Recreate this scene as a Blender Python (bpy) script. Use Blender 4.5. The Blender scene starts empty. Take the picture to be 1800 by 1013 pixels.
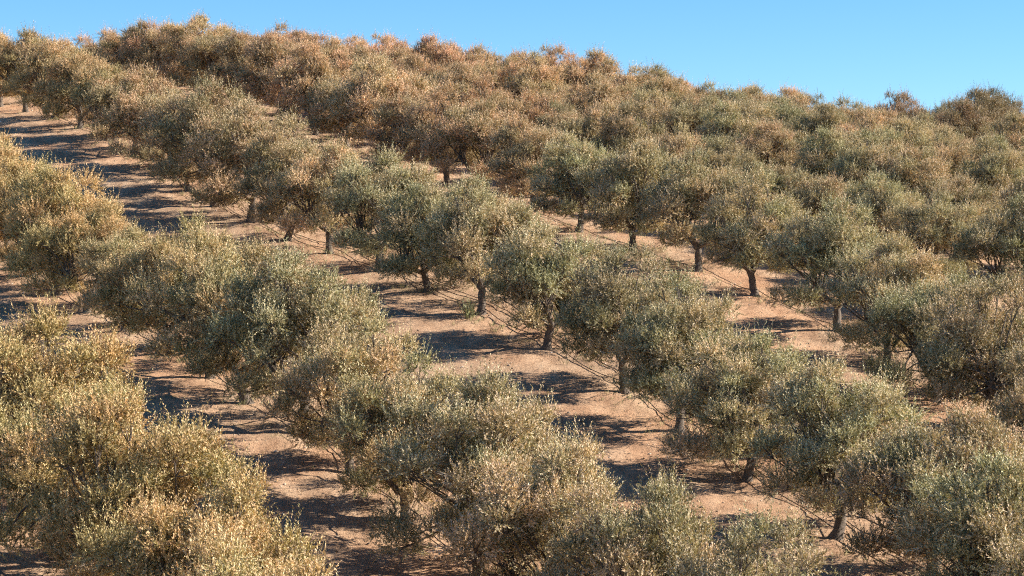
import bpy, math, random
import numpy as np
from mathutils import Vector, noise

scene = bpy.context.scene
C = scene.collection
R = math.radians

# ------------------------------------------------------------------ camera
cam_d = bpy.data.cameras.new('camera')
cam_d.lens = 84.0; cam_d.sensor_width = 36.0; cam_d.clip_start = 0.5; cam_d.clip_end = 9000
cam = bpy.data.objects.new('camera', cam_d); C.objects.link(cam)
cam.location = (0, 0, 0); cam.rotation_euler = (R(90), 0, 0)
scene.camera = cam

# ------------------------------------------------------------------ world, sun, exposure
SUN_EL, SUN_AZ = 28.0, 4.0            # azimuth: degrees from +X (right) towards +Y (away)
world = bpy.data.worlds.new('World'); scene.world = world; world.use_nodes = True
wn = world.node_tree; wn.nodes.clear()
sky = wn.nodes.new('ShaderNodeTexSky'); sky.sky_type = 'NISHITA'; sky.sun_disc = False
sky.sun_elevation = R(SUN_EL); sky.sun_rotation = R(90 - SUN_AZ)
sky.altitude = 2500; sky.air_density = 1.0; sky.dust_density = 0.1; sky.ozone_density = 3.5
hs = wn.nodes.new('ShaderNodeHueSaturation'); hs.inputs['Saturation'].default_value = 1.22; hs.inputs['Hue'].default_value = 0.495; hs.inputs['Value'].default_value = 1.2
bg = wn.nodes.new('ShaderNodeBackground'); bg.inputs['Strength'].default_value = 0.058
out = wn.nodes.new('ShaderNodeOutputWorld')
wn.links.new(sky.outputs[0], hs.inputs['Color']); wn.links.new(hs.outputs[0], bg.inputs[0]); wn.links.new(bg.outputs[0], out.inputs[0])
sl = bpy.data.lights.new('sun', 'SUN'); sl.energy = 5.0; sl.angle = R(0.53); sl.color = (1.0, 0.88, 0.735)
sun = bpy.data.objects.new('sun', sl); C.objects.link(sun)
sdir = Vector((math.cos(R(SUN_EL)) * math.cos(R(SUN_AZ)), math.cos(R(SUN_EL)) * math.sin(R(SUN_AZ)), math.sin(R(SUN_EL))))
sun.rotation_euler = sdir.to_track_quat('Z', 'Y').to_euler(); sun.location = (60, 80, 60)
scene.view_settings.view_transform = 'Standard'; scene.view_settings.look = 'None'
scene.view_settings.exposure = 1.42; scene.view_settings.gamma = 1.0
cy = scene.cycles
cy.max_bounces = 5; cy.diffuse_bounces = 2; cy.glossy_bounces = 1; cy.transmission_bounces = 3
cy.transparent_max_bounces = 4; cy.use_denoising = False; cy.filter_width = 1.15

# ------------------------------------------------------------------ materials
def mat(name):
    m = bpy.data.materials.new(name); m.use_nodes = True
    nt = m.node_tree; nt.nodes.clear()
    o = nt.nodes.new('ShaderNodeOutputMaterial')
    return m, nt, o

def N(nt, t, **kw):
    n = nt.nodes.new(t)
    for k, v in kw.items(): setattr(n, k, v)
    return n

def ramp(nt, stops, src=None, interp='LINEAR'):
    r = nt.nodes.new('ShaderNodeValToRGB'); e = r.color_ramp.elements; r.color_ramp.interpolation = interp
    while len(e) < len(stops): e.new(0.5)
    for i, (p, c) in enumerate(stops): e[i].position = p; e[i].color = (*c, 1)
    if src is not None: nt.links.new(src, r.inputs[0])
    return r

def noise_tex(nt, vec, scale, detail=4, rough=0.6):
    n = nt.nodes.new('ShaderNodeTexNoise'); n.inputs['Scale'].default_value = scale
    n.inputs['Detail'].default_value = detail; n.inputs['Roughness'].default_value = rough
    if vec is not None: nt.links.new(vec, n.inputs['Vector'])
    return n

def mixc(nt, f, a, b, mode='MIX'):
    m = nt.nodes.new('ShaderNodeMix'); m.data_type = 'RGBA'; m.blend_type = mode
    for idx, v in ((0, f), (6, a), (7, b)):
        if isinstance(v, (int, float)): m.inputs[idx].default_value = v
        elif isinstance(v, tuple): m.inputs[idx].default_value = (*v, 1)
        else: nt.links.new(v, m.inputs[idx])
    return m.outputs[2]

def leaf_material():
    m, nt, o = mat('olive_leaf'); L = nt.links
    at = N(nt, 'ShaderNodeAttribute', attribute_name='tone')
    oi = N(nt, 'ShaderNodeObjectInfo'); geo = N(nt, 'ShaderNodeNewGeometry')
    top = ramp(nt, [(0.0, (0.075, 0.072, 0.036)), (0.3, (0.235, 0.218, 0.122)), (0.6, (0.43, 0.38, 0.235)), (1.0, (0.70, 0.585, 0.42))], at.outputs['Fac'])
    und = ramp(nt, [(0.0, (0.25, 0.24, 0.15)), (0.5, (0.52, 0.475, 0.32)), (1.0, (0.78, 0.68, 0.50))], at.outputs['Fac'])
    c = mixc(nt, geo.outputs['Backfacing'], top.outputs[0], und.outputs[0])
    c = mixc(nt, 1.0, c, oi.outputs['Color'], 'MULTIPLY')
    ab = N(nt, 'ShaderNodeAttribute', attribute_name='blush')
    pk = ramp(nt, [(0.25, (0.95, 1.0, 0.94)), (0.75, (1.12, 0.98, 0.98))], ab.outputs['Fac'])
    c = mixc(nt, 1.0, c, pk.outputs[0], 'MULTIPLY')
    p = N(nt, 'ShaderNodeBsdfPrincipled'); L.new(c, p.inputs['Base Color'])
    p.inputs['Roughness'].default_value = 0.55; p.inputs['Specular IOR Level'].default_value = 0.25
    t = N(nt, 'ShaderNodeBsdfTranslucent'); c2 = mixc(nt, 1.0, c, (1.15, 1.05, 0.5), 'MULTIPLY'); L.new(c2, t.inputs[0])
    mx = N(nt, 'ShaderNodeMixShader'); mx.inputs[0].default_value = 0.17
    L.new(p.outputs[0], mx.inputs[1]); L.new(t.outputs[0], mx.inputs[2]); L.new(mx.outputs[0], o.inputs[0])
    return m

def bark_material():
    m, nt, o = mat('olive_bark'); L = nt.links
    tc = N(nt, 'ShaderNodeTexCoord'); mp = N(nt, 'ShaderNodeMapping'); mp.inputs['Scale'].default_value = (1, 1, 0.25)
    L.new(tc.outputs['Object'], mp.inputs[0])
    n = noise_tex(nt, mp.outputs[0], 22, 6, 0.7)
    r = ramp(nt, [(0.3, (0.045, 0.036, 0.030)), (0.55, (0.13, 0.105, 0.085)), (0.8, (0.24, 0.20, 0.165))], n.outputs[0])
    p = N(nt, 'ShaderNodeBsdfPrincipled'); L.new(r.outputs[0], p.inputs['Base Color']); p.inputs['Roughness'].default_value = 0.9
    b = N(nt, 'ShaderNodeBump'); b.inputs['Strength'].default_value = 0.9; b.inputs['Distance'].default_value = 0.03
    L.new(n.outputs[0], b.inputs['Height']); L.new(b.outputs[0], p.inputs['Normal']); L.new(p.outputs[0], o.inputs[0])
    return m

def ground_material():
    m, nt, o = mat('dry_soil'); L = nt.links
    tc = N(nt, 'ShaderNodeTexCoord'); v = tc.outputs['Object']
    # tilled streaks run along the rows
    mp = N(nt, 'ShaderNodeMapping'); mp.inputs['Rotation'].default_value = (0, 0, R(-27)); mp.inputs['Scale'].default_value = (1.0, 0.22, 1.0)
    L.new(v, mp.inputs[0])
    n1 = noise_tex(nt, mp.outputs[0], 1.3, 6, 0.65); n2 = noise_tex(nt, v, 9, 6, 0.75); n3 = noise_tex(nt, v, 0.16, 4, 0.6)
    n4 = noise_tex(nt, v, 34, 3, 0.7)
    a = ramp(nt, [(0.30, (0.37, 0.235, 0.155)), (0.5, (0.54, 0.368, 0.250)), (0.72, (0.68, 0.505, 0.36))], n1.outputs[0])
    b = ramp(nt, [(0.30, (0.50, 0.46, 0.43)), (0.46, (0.92, 0.92, 0.92)), (0.66, (1.15, 1.13, 1.1))], n2.outputs[0])
    c = mixc(nt, 0.85, a.outputs[0], b.outputs[0], 'MULTIPLY')
    d = ramp(nt, [(0.35, (1.08, 0.98, 0.90)), (0.6, (0.97, 1.0, 1.0))], n3.outputs[0])
    c = mixc(nt, 1.0, c, d.outputs[0], 'MULTIPLY')
    e = ramp(nt, [(0.36, (0.58, 0.54, 0.50)), (0.48, (1, 1, 1))], n4.outputs[0])
    c = mixc(nt, 0.7, c, e.outputs[0], 'MULTIPLY')
    sx = N(nt, 'ShaderNodeSeparateXYZ'); L.new(v, sx.inputs[0])
    def mth(op, a, b):
        q = N(nt, 'ShaderNodeMath', operation=op)
        for i_, w_ in ((0, a), (1, b)):
            if isinstance(w_, (int, float)): q.inputs[i_].default_value = w_
            else: L.new(w_, q.inputs[i_])
        return q.outputs[0]
    wob = noise_tex(nt, v, 0.12, 2, 0.5)
    uu = mth('ADD', mth('ADD', mth('MULTIPLY', sx.outputs[0], 0.898), mth('MULTIPLY', sx.outputs[1], 0.44)), mth('MULTIPLY', wob.outputs[0], 2.2))
    trk = mth('SINE', mth('MULTIPLY', uu, 3.45), 0.0)
    tr = ramp(nt, [(0.62, (0, 0, 0)), (0.95, (1, 1, 1))], mth('ADD', mth('MULTIPLY', trk, 0.5), mth('MULTIPLY', n1.outputs[0], 0.75)))
    c = mixc(nt, mth('MULTIPLY', tr.outputs[0], 0.38), c, (0.27, 0.165, 0.105))
    n5 = noise_tex(nt, v, 0.55, 5, 0.7)                                    # thin green growth and dark leaf mould in patches
    gm = ramp(nt, [(0.60, (0, 0, 0)), (0.70, (1, 1, 1))], n5.outputs[0])
    gmul = N(nt, 'ShaderNodeMath', operation='MULTIPLY'); gmul.inputs[1].default_value = 0.55; L.new(gm.outputs[0], gmul.inputs[0])
    c = mixc(nt, gmul.outputs[0], c, (0.20, 0.17, 0.075))
    dm = ramp(nt, [(0.30, (1, 1, 1)), (0.42, (0, 0, 0))], n5.outputs[0])
    dmul = N(nt, 'ShaderNodeMath', operation='MULTIPLY'); dmul.inputs[1].default_value = 0.5; L.new(dm.outputs[0], dmul.inputs[0])
    c = mixc(nt, dmul.outputs[0], c, (0.19, 0.115, 0.075))
    p = N(nt, 'ShaderNodeBsdfPrincipled'); L.new(c, p.inputs['Base Color']); p.inputs['Roughness'].default_value = 0.95
    p.inputs['Specular IOR Level'].default_value = 0.15
    ad = N(nt, 'ShaderNodeMath', operation='ADD'); L.new(n2.outputs[0], ad.inputs[0]); L.new(n1.outputs[0], ad.inputs[1])
    ad2 = N(nt, 'ShaderNodeMath', operation='ADD'); L.new(ad.outputs[0], ad2.inputs[0]); L.new(n4.outputs[0], ad2.inputs[1])
    bu = N(nt, 'ShaderNodeBump'); bu.inputs['Strength'].default_value = 0.8; bu.inputs['Distance'].default_value = 0.10
    L.new(ad2.outputs[0], bu.inputs['Height']); L.new(bu.outputs[0], p.inputs['Normal']); L.new(p.outputs[0], o.inputs[0])
    return m

def tone_material(name, stops, rough=0.8, transl=0.0):
    m, nt, o = mat(name); L = nt.links
    at = N(nt, 'ShaderNodeAttribute', attribute_name='tone')
    r = ramp(nt, stops, at.outputs['Fac'])
    p = N(nt, 'ShaderNodeBsdfPrincipled'); L.new(r.outputs[0], p.inputs['Base Color']); p.inputs['Roughness'].default_value = rough
    L.new(p.outputs[0], o.inputs[0])
    return m

M_LEAF, M_BARK, M_SOIL = leaf_material(), bark_material(), ground_material()
M_STRAW = tone_material('dry_straw', [(0, (0.20, 0.13, 0.08)), (0.5, (0.42, 0.29, 0.17)), (1, (0.62, 0.47, 0.31))])
M_WEED = tone_material('weed_green', [(0, (0.08, 0.10, 0.03)), (0.5, (0.18, 0.19, 0.07)), (1, (0.34, 0.30, 0.15))])
M_STONE = tone_material('field_stone', [(0, (0.16, 0.12, 0.09)), (0.6, (0.36, 0.28, 0.21)), (1, (0.60, 0.54, 0.47))], 0.9)
M_HOSE = tone_material('black_rubber', [(0, (0.030, 0.022, 0.020)), (1, (0.055, 0.042, 0.036))], 0.6)

# ------------------------------------------------------------------ terrain
def smax(a, b, k):
    h = np.clip(0.5 + 0.5 * (a - b) / k, 0, 1)
    return b * (1 - h) + a * h + k * h * (1 - h)

def height(x, y):
    x = np.asarray(x, float); y = np.asarray(y, float)
    z = -21.43 + 0.2167 * y
    t = np.maximum(0, (x + 10) + (y - 95) * 0.5)
    z = z - 0.00085 * np.minimum(t, 150) ** 2 - 0.255 * np.maximum(0, t - 150)
    q = np.clip((t - 48) / 18, 0, 1); z = z - 1.15 * q * q * (3 - 2 * q)
    fb = np.clip((y - 135) / 35, 0, 1)
    z = z + fb * 1.1 / (1 + np.exp(-(x - 33) / 2.0))
    z = z + fb * (0.25 * np.exp(-((x + 17) / 10) ** 2) - 0.7 * np.exp(-((x + 36) / 10) ** 2))
    z = z + 0.5 * np.sin(x * 0.11 + 0.6) * np.sin(y * 0.07 + 0.3) * np.clip((y - 45) / 30, 0, 1)
    r = np.maximum(0, y - 155.5)
    z = z - 0.0043 * np.minimum(r, 60) ** 2 - 0.516 * np.maximum(0, r - 60)
    z = np.where(y > 300, np.maximum(z, -30), z)
    zn = -1.9 - 0.24 * y
    zn = np.where(y < 0, -1.9, zn)
    z = smax(z, zn, 2.0)
    # soil relief: shallow wheel ruts along the rows and clods
    u = x * 0.898 + y * 0.44
    z = z + 0.025 * np.sin(u * 3.1 + 0.8 * np.sin(y * 0.3)) + 0.02 * np.sin(u * 1.37 + y * 0.21)
    return np.maximum(z, -30.0)
def hz(x, y): return float(height(x, y))

def new_mesh(name, verts, faces, material, smooth=False, tone=None):
    """verts (n,3) array; faces: (m,k) int array of equal-sized polygons"""
    me = bpy.data.meshes.new(name)
    verts = np.asarray(verts, np.float32); faces = np.asarray(faces, np.int32)
    m, k = faces.shape
    me.vertices.add(len(verts)); me.vertices.foreach_set('co', verts.ravel())
    me.loops.add(m * k); me.loops.foreach_set('vertex_index', faces.ravel())
    me.polygons.add(m); me.polygons.foreach_set('loop_start', np.arange(m, dtype=np.int32) * k)
    me.update(calc_edges=True)
    if smooth: me.polygons.foreach_set('use_smooth', np.ones(m, bool))
    if tone is not None:
        a = me.attributes.new('tone', 'FLOAT', 'FACE'); a.data.foreach_set('value', np.asarray(tone, np.float32))
    me.materials.append(material); me.validate()
    return me

def link(name, me, parent=None, **props):
    o = bpy.data.objects.new(name, me); C.objects.link(o); o.parent = parent
    for k, v in props.items(): o[k] = v
    return o

def terrain():
    xs = np.concatenate([-np.geomspace(4000, 62, 26), np.arange(-60, 62, 0.42), np.geomspace(62.5, 4000, 26)])
    ys = np.concatenate([-np.geomspace(3000, 10, 18), np.arange(-6, 48, 2.0), np.arange(48, 205, 0.42), np.geomspace(206, 6000, 34)])
    X, Y = np.meshgrid(xs, ys); Z = height(X, Y)
    rng = np.random.default_rng(5)
    Z = Z + np.where((np.abs(X) < 60) & (Y > 48) & (Y < 205), rng.normal(0, 0.016, Z.shape), 0)
    V = np.stack([X, Y, Z], -1).reshape(-1, 3)
    nx, ny = len(xs), len(ys)
    i = (np.arange(ny - 1)[:, None] * nx + np.arange(nx - 1)[None]).ravel()
    F = np.stack([i, i + 1, i + 1 + nx, i + nx], 1)
    link('ground', new_mesh('ground', V, F, M_SOIL, True), kind='structure')
terrain()

# ------------------------------------------------------------------ olive trees
def tube(paths, sides=8, rng=None, rough=0.0):
    """paths: list of (pts (n,3), radii (n,)) -> verts, faces"""
    VV, FF = [], []; base = 0
    for pts, rad in paths:
        pts = np.asarray(pts, float); n = len(pts)
        ang = np.arange(sides) * 2 * math.pi / sides
        ring = []
        ref = np.array([1.0, 0.13, 0.07])
        for i in range(n):
            t = pts[min(i + 1, n - 1)] - pts[max(i - 1, 0)]; t /= (np.linalg.norm(t) + 1e-9)
            a = np.cross(t, ref); a /= (np.linalg.norm(a) + 1e-9); b = np.cross(t, a)
            r = rad[i] * (1 + (rng.normal(0, rough, sides) if rough else 0))
            ring.append(pts[i] + (np.cos(ang) * r)[:, None] * a + (np.sin(ang) * r)[:, None] * b)
        VV.append(np.concatenate(ring))
        for i in range(n - 1):
            for s in range(sides):
                s2 = (s + 1) % sides
                FF.append((base + i * sides + s, base + i * sides + s2, base + (i + 1) * sides + s2, base + (i + 1) * sides + s))
        base += n * sides
    return np.concatenate(VV), np.array(FF)

def wobble(p0, p1, n, amp, rng, sag=0.0):
    t = np.linspace(0, 1, n)[:, None]
    pts = p0 * (1 - t) + p1 * t
    off = np.cumsum(rng.normal(0, amp, (n, 3)), 0); off -= off[0] * (1 - t) + off[-1] * t
    pts = pts + off; pts[:, 2] += (sag * np.sin(t[:, 0] * math.pi))
    return pts

def unit(a): return a / (np.linalg.norm(a, axis=-1, keepdims=True) + 1e-9)

def leaf_mesh(name, P, D, Ln, TB, rng):
    """narrow olive leaves along every shoot"""
    ns = len(P); LV = []; tone = []; blush = []
    per = 20
    bend = rng.normal(0, 0.16, (ns, 3)); shoot_tone = rng.normal(0, 0.19, ns)
    for k in range(per):
        f = (k + rng.uniform(0, 1, ns)) / per
        pos = P + D * (Ln * f)[:, None] + bend * (f * f * Ln)[:, None]
        side = rng.normal(0, 1, (ns, 3)); side -= D * np.sum(side * D, 1)[:, None]; side = unit(side)
        ld = unit(D * rng.uniform(0.6, 1.6, (ns, 1)) + side * 0.75)
        ll = rng.uniform(0.065, 0.11, ns)[:, None] * (1 - 0.35 * f[:, None]); lw = ll * rng.uniform(0.13, 0.19, (ns, 1))
        w = unit(np.cross(ld, rng.normal(0, 1, (ns, 3)) + side)) * lw
        LV.append(np.stack([pos, pos + ld * ll * 0.5 + w, pos + ld * ll, pos + ld * ll * 0.5 - w], 1))
        blush.append(np.clip(TB + rng.normal(0, 0.22, ns), 0, 1))
        tone.append(np.clip(0.39 + 0.14 * (TB - 0.5) + shoot_tone + 0.20 * (f - 0.4) + rng.normal(0, 0.13, ns), 0, 1))
    LV = np.concatenate(LV); tone = np.concatenate(tone)
    nf = len(LV); blush = np.concatenate(blush)
    lv = LV.reshape(-1, 3); lf = np.arange(nf * 4).reshape(-1, 4)
    cm = new_mesh(name, lv, lf, M_LEAF, False, tone)
    a = cm.attributes.new('blush', 'FLOAT', 'FACE'); a.data.foreach_set('value', blush.astype(np.float32))
    return cm

def make_tree_meshes(seed, spec):
    """olive tree: a short gnarled trunk forking into limbs, leafy shoots on every limb end"""
    rng = np.random.default_rng(seed)
    Rc, H, zb, fork = spec['r'], spec['h'], spec['zb'], spec['fork']
    # trunk
    lean = rng.normal(0, 0.16, 2)
    fk = np.array([lean[0], lean[1], fork])
    tr = wobble(np.array([0, 0, -0.25]), fk, 9, 0.022, rng)
    tt = np.linspace(0, 1, 9)
    rad = 0.175 * (1 - 0.28 * tt); rad[0] = 0.36; rad[1] = 0.27; rad[2] = 0.20; rad[-1] *= 1.12
    paths = [(tr, rad)]
    # lobes of foliage
    lobes = []
    def lobe(r0, a, z, s): lobes.append((np.array([r0 * math.cos(a), r0 * math.sin(a), z]), s))
    a0 = rng.uniform(0, 6.28)
    prof = rng.uniform(0.80, 1.12, 12)                 # uneven reach round the crown
    lopx, lopy = rng.normal(0, 0.18, 2)
    def reach(a):
        q = (a % 6.283) / 6.283 * 12; i0 = int(q) % 12; f = q - int(q)
        return Rc * (prof[i0] * (1 - f) + prof[(i0 + 1) % 12] * f)
    def at(a, fr, z, sz):
        r0 = reach(a) * fr
        lobes.append((np.array([r0 * math.cos(a) + lopx * (z / H), r0 * math.sin(a) + lopy * (z / H), z]), sz))
    n1 = spec.get('skirt', 9)
    for i in range(n1):                                # skirt, some of it drooping low
        if rng.random() < spec.get('gap', 0.15): continue
        at(a0 + i * 6.283 / n1 + rng.normal(0, 0.2), rng.uniform(0.60, 0.80), zb + rng.uniform(0.0, 0.60), rng.uniform(0.46, 0.70))
    for i in range(13):                                # belly
        at(a0 + 0.4 + i * 6.283 / 13 + rng.normal(0, 0.25), rng.uniform(0.66, 0.88), zb + (H - zb) * rng.uniform(0.28, 0.62), rng.uniform(0.42, 0.74))
    for i in range(10):                                # shoulder
        at(a0 + i * 6.283 / 10 + rng.normal(0, 0.3), rng.uniform(0.42, 0.70), zb + (H - zb) * rng.uniform(0.58, 0.84), rng.uniform(0.40, 0.70))
    for i in range(6):                                 # top, uneven peaks
        at(rng.uniform(0, 6.28), rng.uniform(0.05, 0.42), H * rng.uniform(0.80, 1.05) - 0.2, rng.uniform(0.28, 0.56))
    for i in range(6):                                 # inside
        at(rng.uniform(0, 6.28), rng.uniform(0.05, 0.40), zb + (H - zb) * rng.uniform(0.28, 0.62), rng.uniform(0.55, 0.80))
    for c, s_ in list(lobes):                          # side growth that closes the underside
        rr = math.hypot(c[0], c[1])
        if rr > 1.0 and rng.random() < 0.6:
            f = rng.uniform(0.45, 0.72)
            lobes.append((np.array([c[0] * f, c[1] * f, c[2] * 0.8 + 0.28 + rng.normal(0, 0.12)]), rng.uniform(0.34, 0.52)))
    # main limbs -> branches to each lobe
    nl = spec.get('limbs', 3); limbs = []
    for i in range(nl):
        a = a0 + i * 6.283 / nl + rng.normal(0, 0.3)
        e = fk + np.array([math.cos(a) * Rc * rng.uniform(0.28, 0.42), math.sin(a) * Rc * rng.uniform(0.28, 0.42), rng.uniform(0.7, 1.25)])
        p = wobble(fk - np.array([0, 0, 0.05]), e, 7, 0.035, rng, -0.06); limbs.append(p)
        paths.append((p, np.linspace(0.115, 0.060, 7)))
    for c, s in lobes:
        k = int(np.argmin([np.linalg.norm((c - l[-1])[:2]) for l in limbs])); j = int(rng.integers(3, 7))
        st = limbs[k][j]
        p = wobble(st, c + np.array([0, 0, -0.1]), 7, 0.045, rng, rng.uniform(-0.12, 0.12))
        paths.append((p, np.linspace(0.036, 0.011, 7)))
        for q in range(4):
            e = c + unit(rng.normal(0, 1, 3)) * s * 0.8
            paths.append((wobble(p[5], e, 4, 0.03, rng), np.linspace(0.016, 0.006, 4)))
    tv, tf = tube(paths, 8, rng, 0.11)
    # shoots
    P, D, Ln, TB = [], [], [], []
    for c, s in lobes:
        n = int(spec.get('dens', 215) * (s / 0.75) ** 1.8)
        d = unit(rng.normal(0, 1, (n, 3))); d[:, 2] = np.where(d[:, 2] < -0.45, -d[:, 2] * 0.6, d[:, 2]); d = unit(d)
        rr = s * rng.uniform(0.35, 1.0, (n, 1)) ** 0.6 * (1 + 0.30 * np.sin(d[:, :1] * 6 + seed + c[0] * 5) * np.cos(d[:, 1:2] * 7 + c[1] * 5) + 0.15 * np.sin(d[:, 2:] * 9 + c[2] * 7))
        sc = np.array([1.0, 1.0, 0.86])
        pos = c + d * rr * sc
        out_ = d * 0.75 + np.array([0, 0, 0.75]) + rng.normal(0, 0.33, (n, 3))
        low = d[:, 2] < -0.05
        out_[low] = d[low] * 0.9 + np.array([0, 0, -0.15]) + rng.normal(0, 0.35, (int(low.sum()), 3))
        P.append(pos - unit(out_) * 0.12); D.append(unit(out_)); Ln.append(rng.uniform(0.26, 0.52, n))
        # upright whips
        nw = int(17 * s / 0.75)
        dw = unit(rng.normal(0, 1, (nw, 3)) + np.array([0, 0, 1.0]))
        TB.append(np.full(n + nw, rng.uniform(0, 1)))
        P.append(c + dw * s * 0.75); D.append(unit(np.array([0, 0, 1.0]) + dw * 0.35 + rng.normal(0, 0.15, (nw, 3)))); Ln.append(rng.uniform(0.42, 0.85, nw))
    P = np.concatenate(P); D = np.concatenate(D); Ln = np.concatenate(Ln); TB = np.concatenate(TB)
    ok = P[:, 2] > 0.45
    P, D, Ln, TB = P[ok], D[ok], Ln[ok], TB[ok]
    return (new_mesh('trunk', tv, tf, M_BARK, True), leaf_mesh('crown', P, D, Ln, TB, rng))

SPECS = [
    dict(r=2.65, h=4.90, zb=1.10, fork=1.00, limbs=3),
    dict(r=2.54, h=4.49, zb=1.00, fork=0.90, limbs=2, gap=0.3),
    dict(r=2.81, h=5.20, zb=1.25, fork=1.15, limbs=3, skirt=9),
    dict(r=2.48, h=5.00, zb=0.85, fork=0.95, limbs=3, skirt=10),
    dict(r=2.92, h=4.59, zb=0.70, fork=0.80, limbs=3, gap=0.1, skirt=11),
    dict(r=2.54, h=5.30, zb=1.20, fork=1.10, limbs=2, gap=0.3),
    dict(r=2.81, h=4.69, zb=0.80, fork=0.90, limbs=3),
    dict(r=2.32, h=4.28, zb=0.80, fork=0.80, limbs=3),
    dict(r=2.97, h=5.00, zb=0.90, fork=1.00, limbs=3, gap=0.2, skirt=10),
]
PROTO = [make_tree_meshes(11 + 7 * i, s) for i, s in enumerate(SPECS)]

FPX = 4200.0
def px(x, y, z): return 900 + FPX * x / y, 506.5 - FPX * z / y

# rows: third row is the long middle diagonal; (x, y) of tree bases, metres
ROW = [(14.5, 52.0), (12.4, 58), (9.2, 68.0), (5.46, 78.3), (3.9, 83.0), (-1.28, 94.0), (-8.1, 106.9), (-10.4, 110.3), (-22.4, 136.0), (-27.9, 145.4), (-51.5, 190), (-60, 205)]
RY = np.array([p[1] for p in ROW]); RX = np.array([p[0] for p in ROW])
def row_x(k, y):
    if k == -1: off = float(np.interp(y, [50, 60, 67, 80], [-19.6, -21.4, -23.2, -26.0]))
    elif k == 0: off = float(np.interp(y, [52, 58, 77, 92, 112], [-9.0, -10.9, -12.9, -14.7, -14.3]))
    elif k == 2 and y < 118: return float(np.interp(y, [70, 77.7, 91.9, 97.4, 102, 106.4, 111, 116.2], [18.3, 15.7, 12.6, 9.95, 7.85, 5.4, 3.1, 0.83]))
    elif k < 3: off = 12.7 * (k - 1) + (1.0 if k > 1 else 0)
    else: off = 13.7 + 9.2 * (k - 2)
    return float(np.interp(y, RY, RX)) + off
FIXED = {   # tree bases read off for the rows whose trunks show
    1: [68.0, 73.3, 78.3, 83.0, 88.6, 94.0, 98.2, 102.4, 106.9, 110.3],
    0: [77.0],
    2: [77.7, 82.5, 87.0, 91.9, 97.4, 102.0, 106.4, 111.0, 116.2],
}
ORD = ['zeroth', 'first', 'second', 'third', 'fourth', 'fifth', 'sixth', 'seventh', 'eighth', 'ninth', 'tenth', 'eleventh', 'twelfth', 'thirteenth', 'fourteenth',
       'fifteenth', 'sixteenth', 'seventeenth', 'eighteenth', 'nineteenth', 'twentieth', 'twenty-first', 'twenty-second', 'twenty-third', 'twenty-fourth', 'twenty-fifth',
       'twenty-sixth', 'twenty-seventh', 'twenty-eighth', 'twenty-ninth', 'thirtieth', 'thirty-first', 'thirty-second', 'thirty-third', 'thirty-fourth', 'thirty-fifth']
rnd = random.Random(3)
spots = []
for k in range(-1, 14):
    ys = list(FIXED.get(k, []))
    if ys:
        y = ys[0]
        while y > 47: y -= 4.25 + rnd.uniform(-0.4, 0.4); ys.insert(0, y)
    else: ys = [47 + rnd.uniform(0, 4)]
    while ys[-1] < 202: ys.append(ys[-1] + (4.25 if k in (1, 2) else 3.9) + rnd.uniform(-0.55, 0.55))
    for y in ys:
        x = row_x(k, y) + (rnd.uniform(-0.25, 0.25) if k > 2 or k < 1 or y > 118 else 0)
        s = rnd.uniform(0.84, 1.04)
        if k == 1 and y < 112 or k == 2 and y < 118: s = rnd.uniform(0.87, 0.99)
        if k == 1 and y > 112: s *= 1.10
        if k == 2 and y > 118: s *= 1.06
        if rnd.random() < 0.10: s *= rnd.choice([0.82, 0.86, 1.10])
        if y > 160 and x / y > 0.185: s *= 1.12
        if k > 2: s *= 0.91
        if y > 150 and x < 30: s = min(s, 0.93)
        z = hz(x, y)
        u, vb = px(x, y, z); vt = px(x, y, z + 4.8 * s)[1]; w = 2.6 * FPX / y
        if k == -1 and y > 72.5: continue
        if u + w < -20 or u - w > 1830 or vt > 1035: continue
        spots.append([k, x, y, z, s, u, vt, vb])
# a spot hidden behind the ridge is left out
def seen(x, y, z, s):
    for f in (0.5, 0.8, 1.0):
        zt = z + 4.8 * s * f; ok = True
        for t in np.linspace(0.55, 0.985, 60):
            if hz(x * t, y * t) > zt * t: ok = False; break
        if ok: return True
    return False
spots = [p for p in spots if seen(*p[1:5])]

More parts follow.
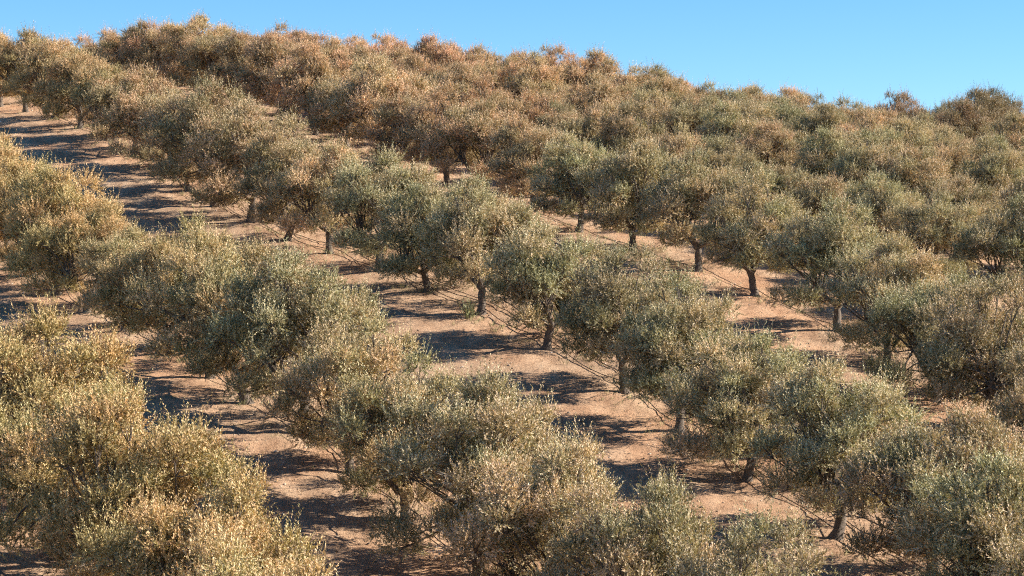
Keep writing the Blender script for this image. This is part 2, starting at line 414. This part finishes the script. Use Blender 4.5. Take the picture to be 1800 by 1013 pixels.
SHOWN = {1: (68.0, 78.3, 83.0, 94.0, 106.9, 110.3), 0: (77.0,), 2: (77.7, 91.9, 97.4, 102.0, 106.4, 111.0, 116.2)}   # trunks in plain view
rows = {}
for p in spots: rows.setdefault(p[0], []).append(p)
keys = sorted(rows)
tree_n = 0
for k in keys:
    rows[k].sort(key=lambda p: p[2])
    for i, (k_, x, y, z, s, u, vt, vb) in enumerate(rows[k]):
        bare = any(abs(y - q) < 0.3 for q in SHOWN.get(k, ()))
        tm, cm = PROTO[rnd.choice((0, 2, 5)) if bare else (rnd.choice((3, 4, 6, 7, 8)) if k in (1, 2) and y < 118 else rnd.randrange(len(PROTO)))]
        if k == 1 and y == 88.6: tm, cm = PROTO[7]; s *= 0.95
        if k == 1 and y == 73.3: tm, cm = PROTO[3]
        if k == 1 and 60 < y < 67: tm, cm = PROTO[0]; x += 0.7; s *= 0.95; z = hz(x, y)
        root = bpy.data.objects.new('olive_tree', None); C.objects.link(root)
        root.empty_display_size = 0.3
        root.location = (x, y, z - 0.03); root.rotation_euler = (0, 0, rnd.uniform(0, 6.283)); root.scale = (s * rnd.uniform(1.01, 1.18), s * rnd.uniform(1.01, 1.18), s * (1.07 if k < 1 else 1.0))
        # kind of leaf colour: golden to the lower left, grey green to the right, dusty tan far up the hill
        g = min(1, max(0, (560 - u) / 700 + (vt - 200) / 1500 + rnd.uniform(-0.25, 0.25)))
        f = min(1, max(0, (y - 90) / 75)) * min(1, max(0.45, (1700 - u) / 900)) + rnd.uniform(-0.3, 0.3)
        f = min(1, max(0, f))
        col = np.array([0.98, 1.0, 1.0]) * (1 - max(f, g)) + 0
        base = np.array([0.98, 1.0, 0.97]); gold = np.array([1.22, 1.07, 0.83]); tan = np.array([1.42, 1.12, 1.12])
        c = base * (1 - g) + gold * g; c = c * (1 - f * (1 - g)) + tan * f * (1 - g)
        c = c * rnd.uniform(0.82, 1.14)
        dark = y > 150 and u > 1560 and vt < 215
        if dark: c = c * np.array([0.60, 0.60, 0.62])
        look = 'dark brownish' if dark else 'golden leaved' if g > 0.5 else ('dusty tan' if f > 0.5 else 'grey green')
        t = bpy.data.objects.new('trunk', tm); C.objects.link(t); t.parent = root
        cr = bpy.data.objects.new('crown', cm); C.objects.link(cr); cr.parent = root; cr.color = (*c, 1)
        lab = f'{look} olive tree, {ORD[i + 1]} from lower end of {ORD[keys.index(k) + 1]} row from bottom left'
        root['label'] = lab; root['category'] = 'olive tree'
        root['group'] = 'olive trees planted in rows up the hillside'
        tree_n += 1
print('TREES', tree_n, {k: len(v) for k, v in rows.items()})

# pale dead twigs left by pruning on one near tree
M_DEAD = tone_material('dead_wood', [(0, (0.26, 0.235, 0.21)), (1, (0.50, 0.46, 0.41))])
best = min((o for o in C.objects if o.name.startswith('olive_tree')), key=lambda o: (px(*o.location)[0] - 800) ** 2 + (px(*o.location)[1] - 985) ** 2)
rng = np.random.default_rng(77); paths = []
inv = best.matrix_basis.inverted()
o_ = Vector((best.location.x - 0.1, best.location.y - 2.0, best.location.z + 2.55))
for q in range(34):
    a = rng.uniform(2.2, 3.6) if q % 3 else rng.uniform(-0.6, 0.8)
    e = o_ + Vector((math.cos(a) * rng.uniform(0.5, 1.1), rng.uniform(-0.5, 0.1), math.sin(a) * 0.5 + rng.uniform(-0.1, 0.35)))
    paths.append((wobble(np.array(inv @ o_), np.array(inv @ e), 6, 0.03, rng), np.linspace(0.017, 0.006, 6)))
v, f = tube(paths, 5)
link('dead_branches', new_mesh('dead_branches', v, f, M_DEAD, True, rng.uniform(0, 1, len(f))), best, label='pale grey dead pruned branches')

def sapling(x, y, h, seed, label):
    rng = np.random.default_rng(seed); n = 46
    base = np.stack([rng.normal(0, h * 0.16, n), rng.normal(0, h * 0.16, n), rng.uniform(0.0, h * 0.35, n)], 1)
    d = unit(np.stack([rng.normal(0, 0.45, n), rng.normal(0, 0.45, n), np.ones(n)], 1)); ln = rng.uniform(0.5, 0.95, n) * h
    root = bpy.data.objects.new('sapling', None); C.objects.link(root); root.location = (x, y, hz(x, y) - 0.01)
    root['label'] = label; root['category'] = 'sapling'
    v, f = tube([(wobble(np.array([0, 0, -0.05]), base[q] + d[q] * ln[q] * 0.6, 5, 0.02, rng), np.linspace(0.016, 0.006, 5)) for q in range(10)], 5)
    link('stem', new_mesh('stem', v, f, M_BARK, True), root)
    lf = link('foliage', leaf_mesh('foliage', base, d, ln, rng.uniform(0, 0.5, n), rng), root); lf.color = (0.85, 1.0, 0.9, 1)
sapling(-9.9, 100.2, 1.0, 5, 'small grey green sapling alone on the bare soil of the upper left alley')
sapling(-1.75, 93.2, 0.8, 6, 'knee high bushy shoot on the soil beside a forked trunk in mid picture')

# ------------------------------------------------------------------ drip hoses along the rows
def hose(k, y0, y1, side, label, high):
    rng = np.random.default_rng(90 + k * 3 + int(side * 10))
    bases = [(p[1], p[2]) for p in rows[k] if y0 <= p[2] <= y1]
    pts = []
    for a, b in zip(bases[:-1], bases[1:]):
        for t in np.linspace(0, 1, 12, endpoint=False):
            x = a[0] * (1 - t) + b[0] * t + side * 0.9; y = a[1] * (1 - t) + b[1] * t + side * 0.44
            x += 0.10 * math.sin(t * 6.283 + a[1]) ; w = abs(2 * t - 1) ** 2.2
            pts.append((x, y, hz(x, y) + 0.05 + high * w + rng.normal(0, 0.008)))
    v, f = tube([(np.array(pts), np.full(len(pts), 0.017))], 6)
    me = new_mesh('irrigation_hose', v, f, M_HOSE, True, np.random.default_rng(1).uniform(0, 1, len(f)))
    link('irrigation_hose', me, label=label, category='irrigation hose', group='drip hoses along the tree rows')
hose(1, 56, 150, 0.22, 'black drip hose looped past the trunks of the long middle diagonal row', 0.13)
hose(1, 60, 120, 0.95, 'second black drip hose lying uphill of the middle diagonal row', 0.02)
hose(2, 70, 160, 0.22, 'black drip hose along the trunks of the row above the middle diagonal', 0.13)
hose(0, 60, 120, 0.22, 'black drip hose under the second row up from bottom left', 0.28)
hose(3, 80, 130, 0.22, 'black drip hose at the right edge under the next row uphill', 0.28)

# ------------------------------------------------------------------ ground cover
def strip_points(n, rng):
    """random ground points over the part of the hillside in view"""
    y = rng.uniform(50, 175, n * 2) ** 1.0; x = (rng.uniform(-60, 1860, n * 2) - 900) / FPX * y
    w = rng.uniform(0, 1, n * 2) < (70 / y)
    return x[w][:n], y[w][:n]

def litter():
    rng = np.random.default_rng(21)
    # dry stems and fallen leaves
    x, y = strip_points(90000, rng); n = len(x)
    cl = np.array([noise.noise(Vector((a * 0.6, b * 0.6, 3.1))) for a, b in zip(x, y)])
    u_ = (x - np.interp(y, RY, RX)) / 12.7; near = np.abs(u_ - np.round(u_)) * 12.7 < 1.8
    keep = cl + rng.uniform(-0.4, 0.4, n) + np.where(near, 0.25, -0.06) > 0.0; x, y = x[keep], y[keep]; n = len(x)
    z = height(x, y)
    a = rng.uniform(0, 6.283, n); el = rng.uniform(0.0, 0.7, n); L_ = rng.uniform(0.05, 0.17, n); w = rng.uniform(0.006, 0.013, n)
    p = np.stack([x, y, z - 0.005], 1); d = np.stack([np.cos(a) * np.cos(el), np.sin(a) * np.cos(el), np.sin(el) + 0.08], 1) * L_[:, None]
    s = np.stack([-np.sin(a), np.cos(a), np.full(n, 0.35)], 1) * w[:, None]
    V = np.stack([p - s, p + d * 0.6 - s + [0, 0, 0.01], p + d, p + d * 0.5 + s], 1).reshape(-1, 3)
    link('straw_litter', new_mesh('straw_litter', V, np.arange(n * 4).reshape(-1, 4), M_STRAW, False, rng.uniform(0, 1, n)),
         kind='stuff', label='dry straw and fallen leaves strewn over the bare soil', category='straw')
    # stones and clods: squashed octahedra
    x, y = strip_points(9000, rng); n = len(x); z = height(x, y)
    r = rng.lognormal(-3.35, 0.42, n); base = np.array([[1, 0, 0], [0, 1, 0], [-1, 0, 0], [0, -1, 0], [0, 0, 1], [0, 0, -1]], float)
    V = base[None] * (r[:, None, None] * rng.uniform(0.6, 1.3, (n, 6, 1))); V[:, :, 2] *= 0.6
    a = rng.uniform(0, 6.28, n); ca, sa = np.cos(a)[:, None], np.sin(a)[:, None]
    V = np.stack([V[:, :, 0] * ca - V[:, :, 1] * sa, V[:, :, 0] * sa + V[:, :, 1] * ca, V[:, :, 2]], -1) + np.stack([x, y, z + 0.005], 1)[:, None]
    f = np.array([[0, 1, 4], [1, 2, 4], [2, 3, 4], [3, 0, 4], [1, 0, 5], [2, 1, 5], [3, 2, 5], [0, 3, 5]])
    F = (np.arange(n)[:, None, None] * 6 + f[None]).reshape(-1, 3)
    link('loose_stones', new_mesh('loose_stones', V.reshape(-1, 3), F, M_STONE, False, np.repeat(rng.uniform(0, 1, n), 8)),
         kind='stuff', label='small loose stones and clods of earth on the soil', category='stones')
    # low weeds and dry grass growing in the tree lines
    V, T = [], []
    for k in (-1, 0, 1, 2, 3, 4):
        m = 900 if k < 3 else 500
        yy = rng.uniform(52, 150, m); xx = np.array([row_x(k, q) for q in yy]) + rng.normal(0.3, 0.8, m)
        g = np.array([noise.noise(Vector((a * 0.35, b * 0.35, 9.0))) for a, b in zip(xx, yy)])
        for a_, b_, gg in zip(xx, yy, g):
            if gg < 0.02: continue
            nb = int(rng.integers(8, 22)); h = rng.uniform(0.08, 0.24) * (1 + gg)
            ang = rng.uniform(0, 6.283, nb); rr = rng.uniform(0, 0.14, nb)
            bx, by = a_ + rr * np.cos(ang), b_ + rr * np.sin(ang); bz = height(bx, by) - 0.01
            d = np.stack([np.cos(ang) * 0.5, np.sin(ang) * 0.5, np.ones(nb)], 1) * (h * rng.uniform(0.5, 1.2, nb))[:, None]
            sd = np.stack([-np.sin(ang + 1), np.cos(ang + 1), np.zeros(nb)], 1) * 0.009
            p = np.stack([bx, by, bz], 1)
            V.append(np.stack([p - sd, p + d * 0.6 - sd * 0.6, p + d, p + d * 0.6 + sd], 1)); T.append(np.clip(rng.normal(0.62, 0.25, nb), 0, 1))
    V = np.concatenate(V).reshape(-1, 3); T = np.concatenate(T)
    link('weeds', new_mesh('weeds', V, np.arange(len(V)).reshape(-1, 4), M_WEED, False, T),
         kind='stuff', label='low weeds and dry grass growing along the tree lines', category='weeds')
litter()
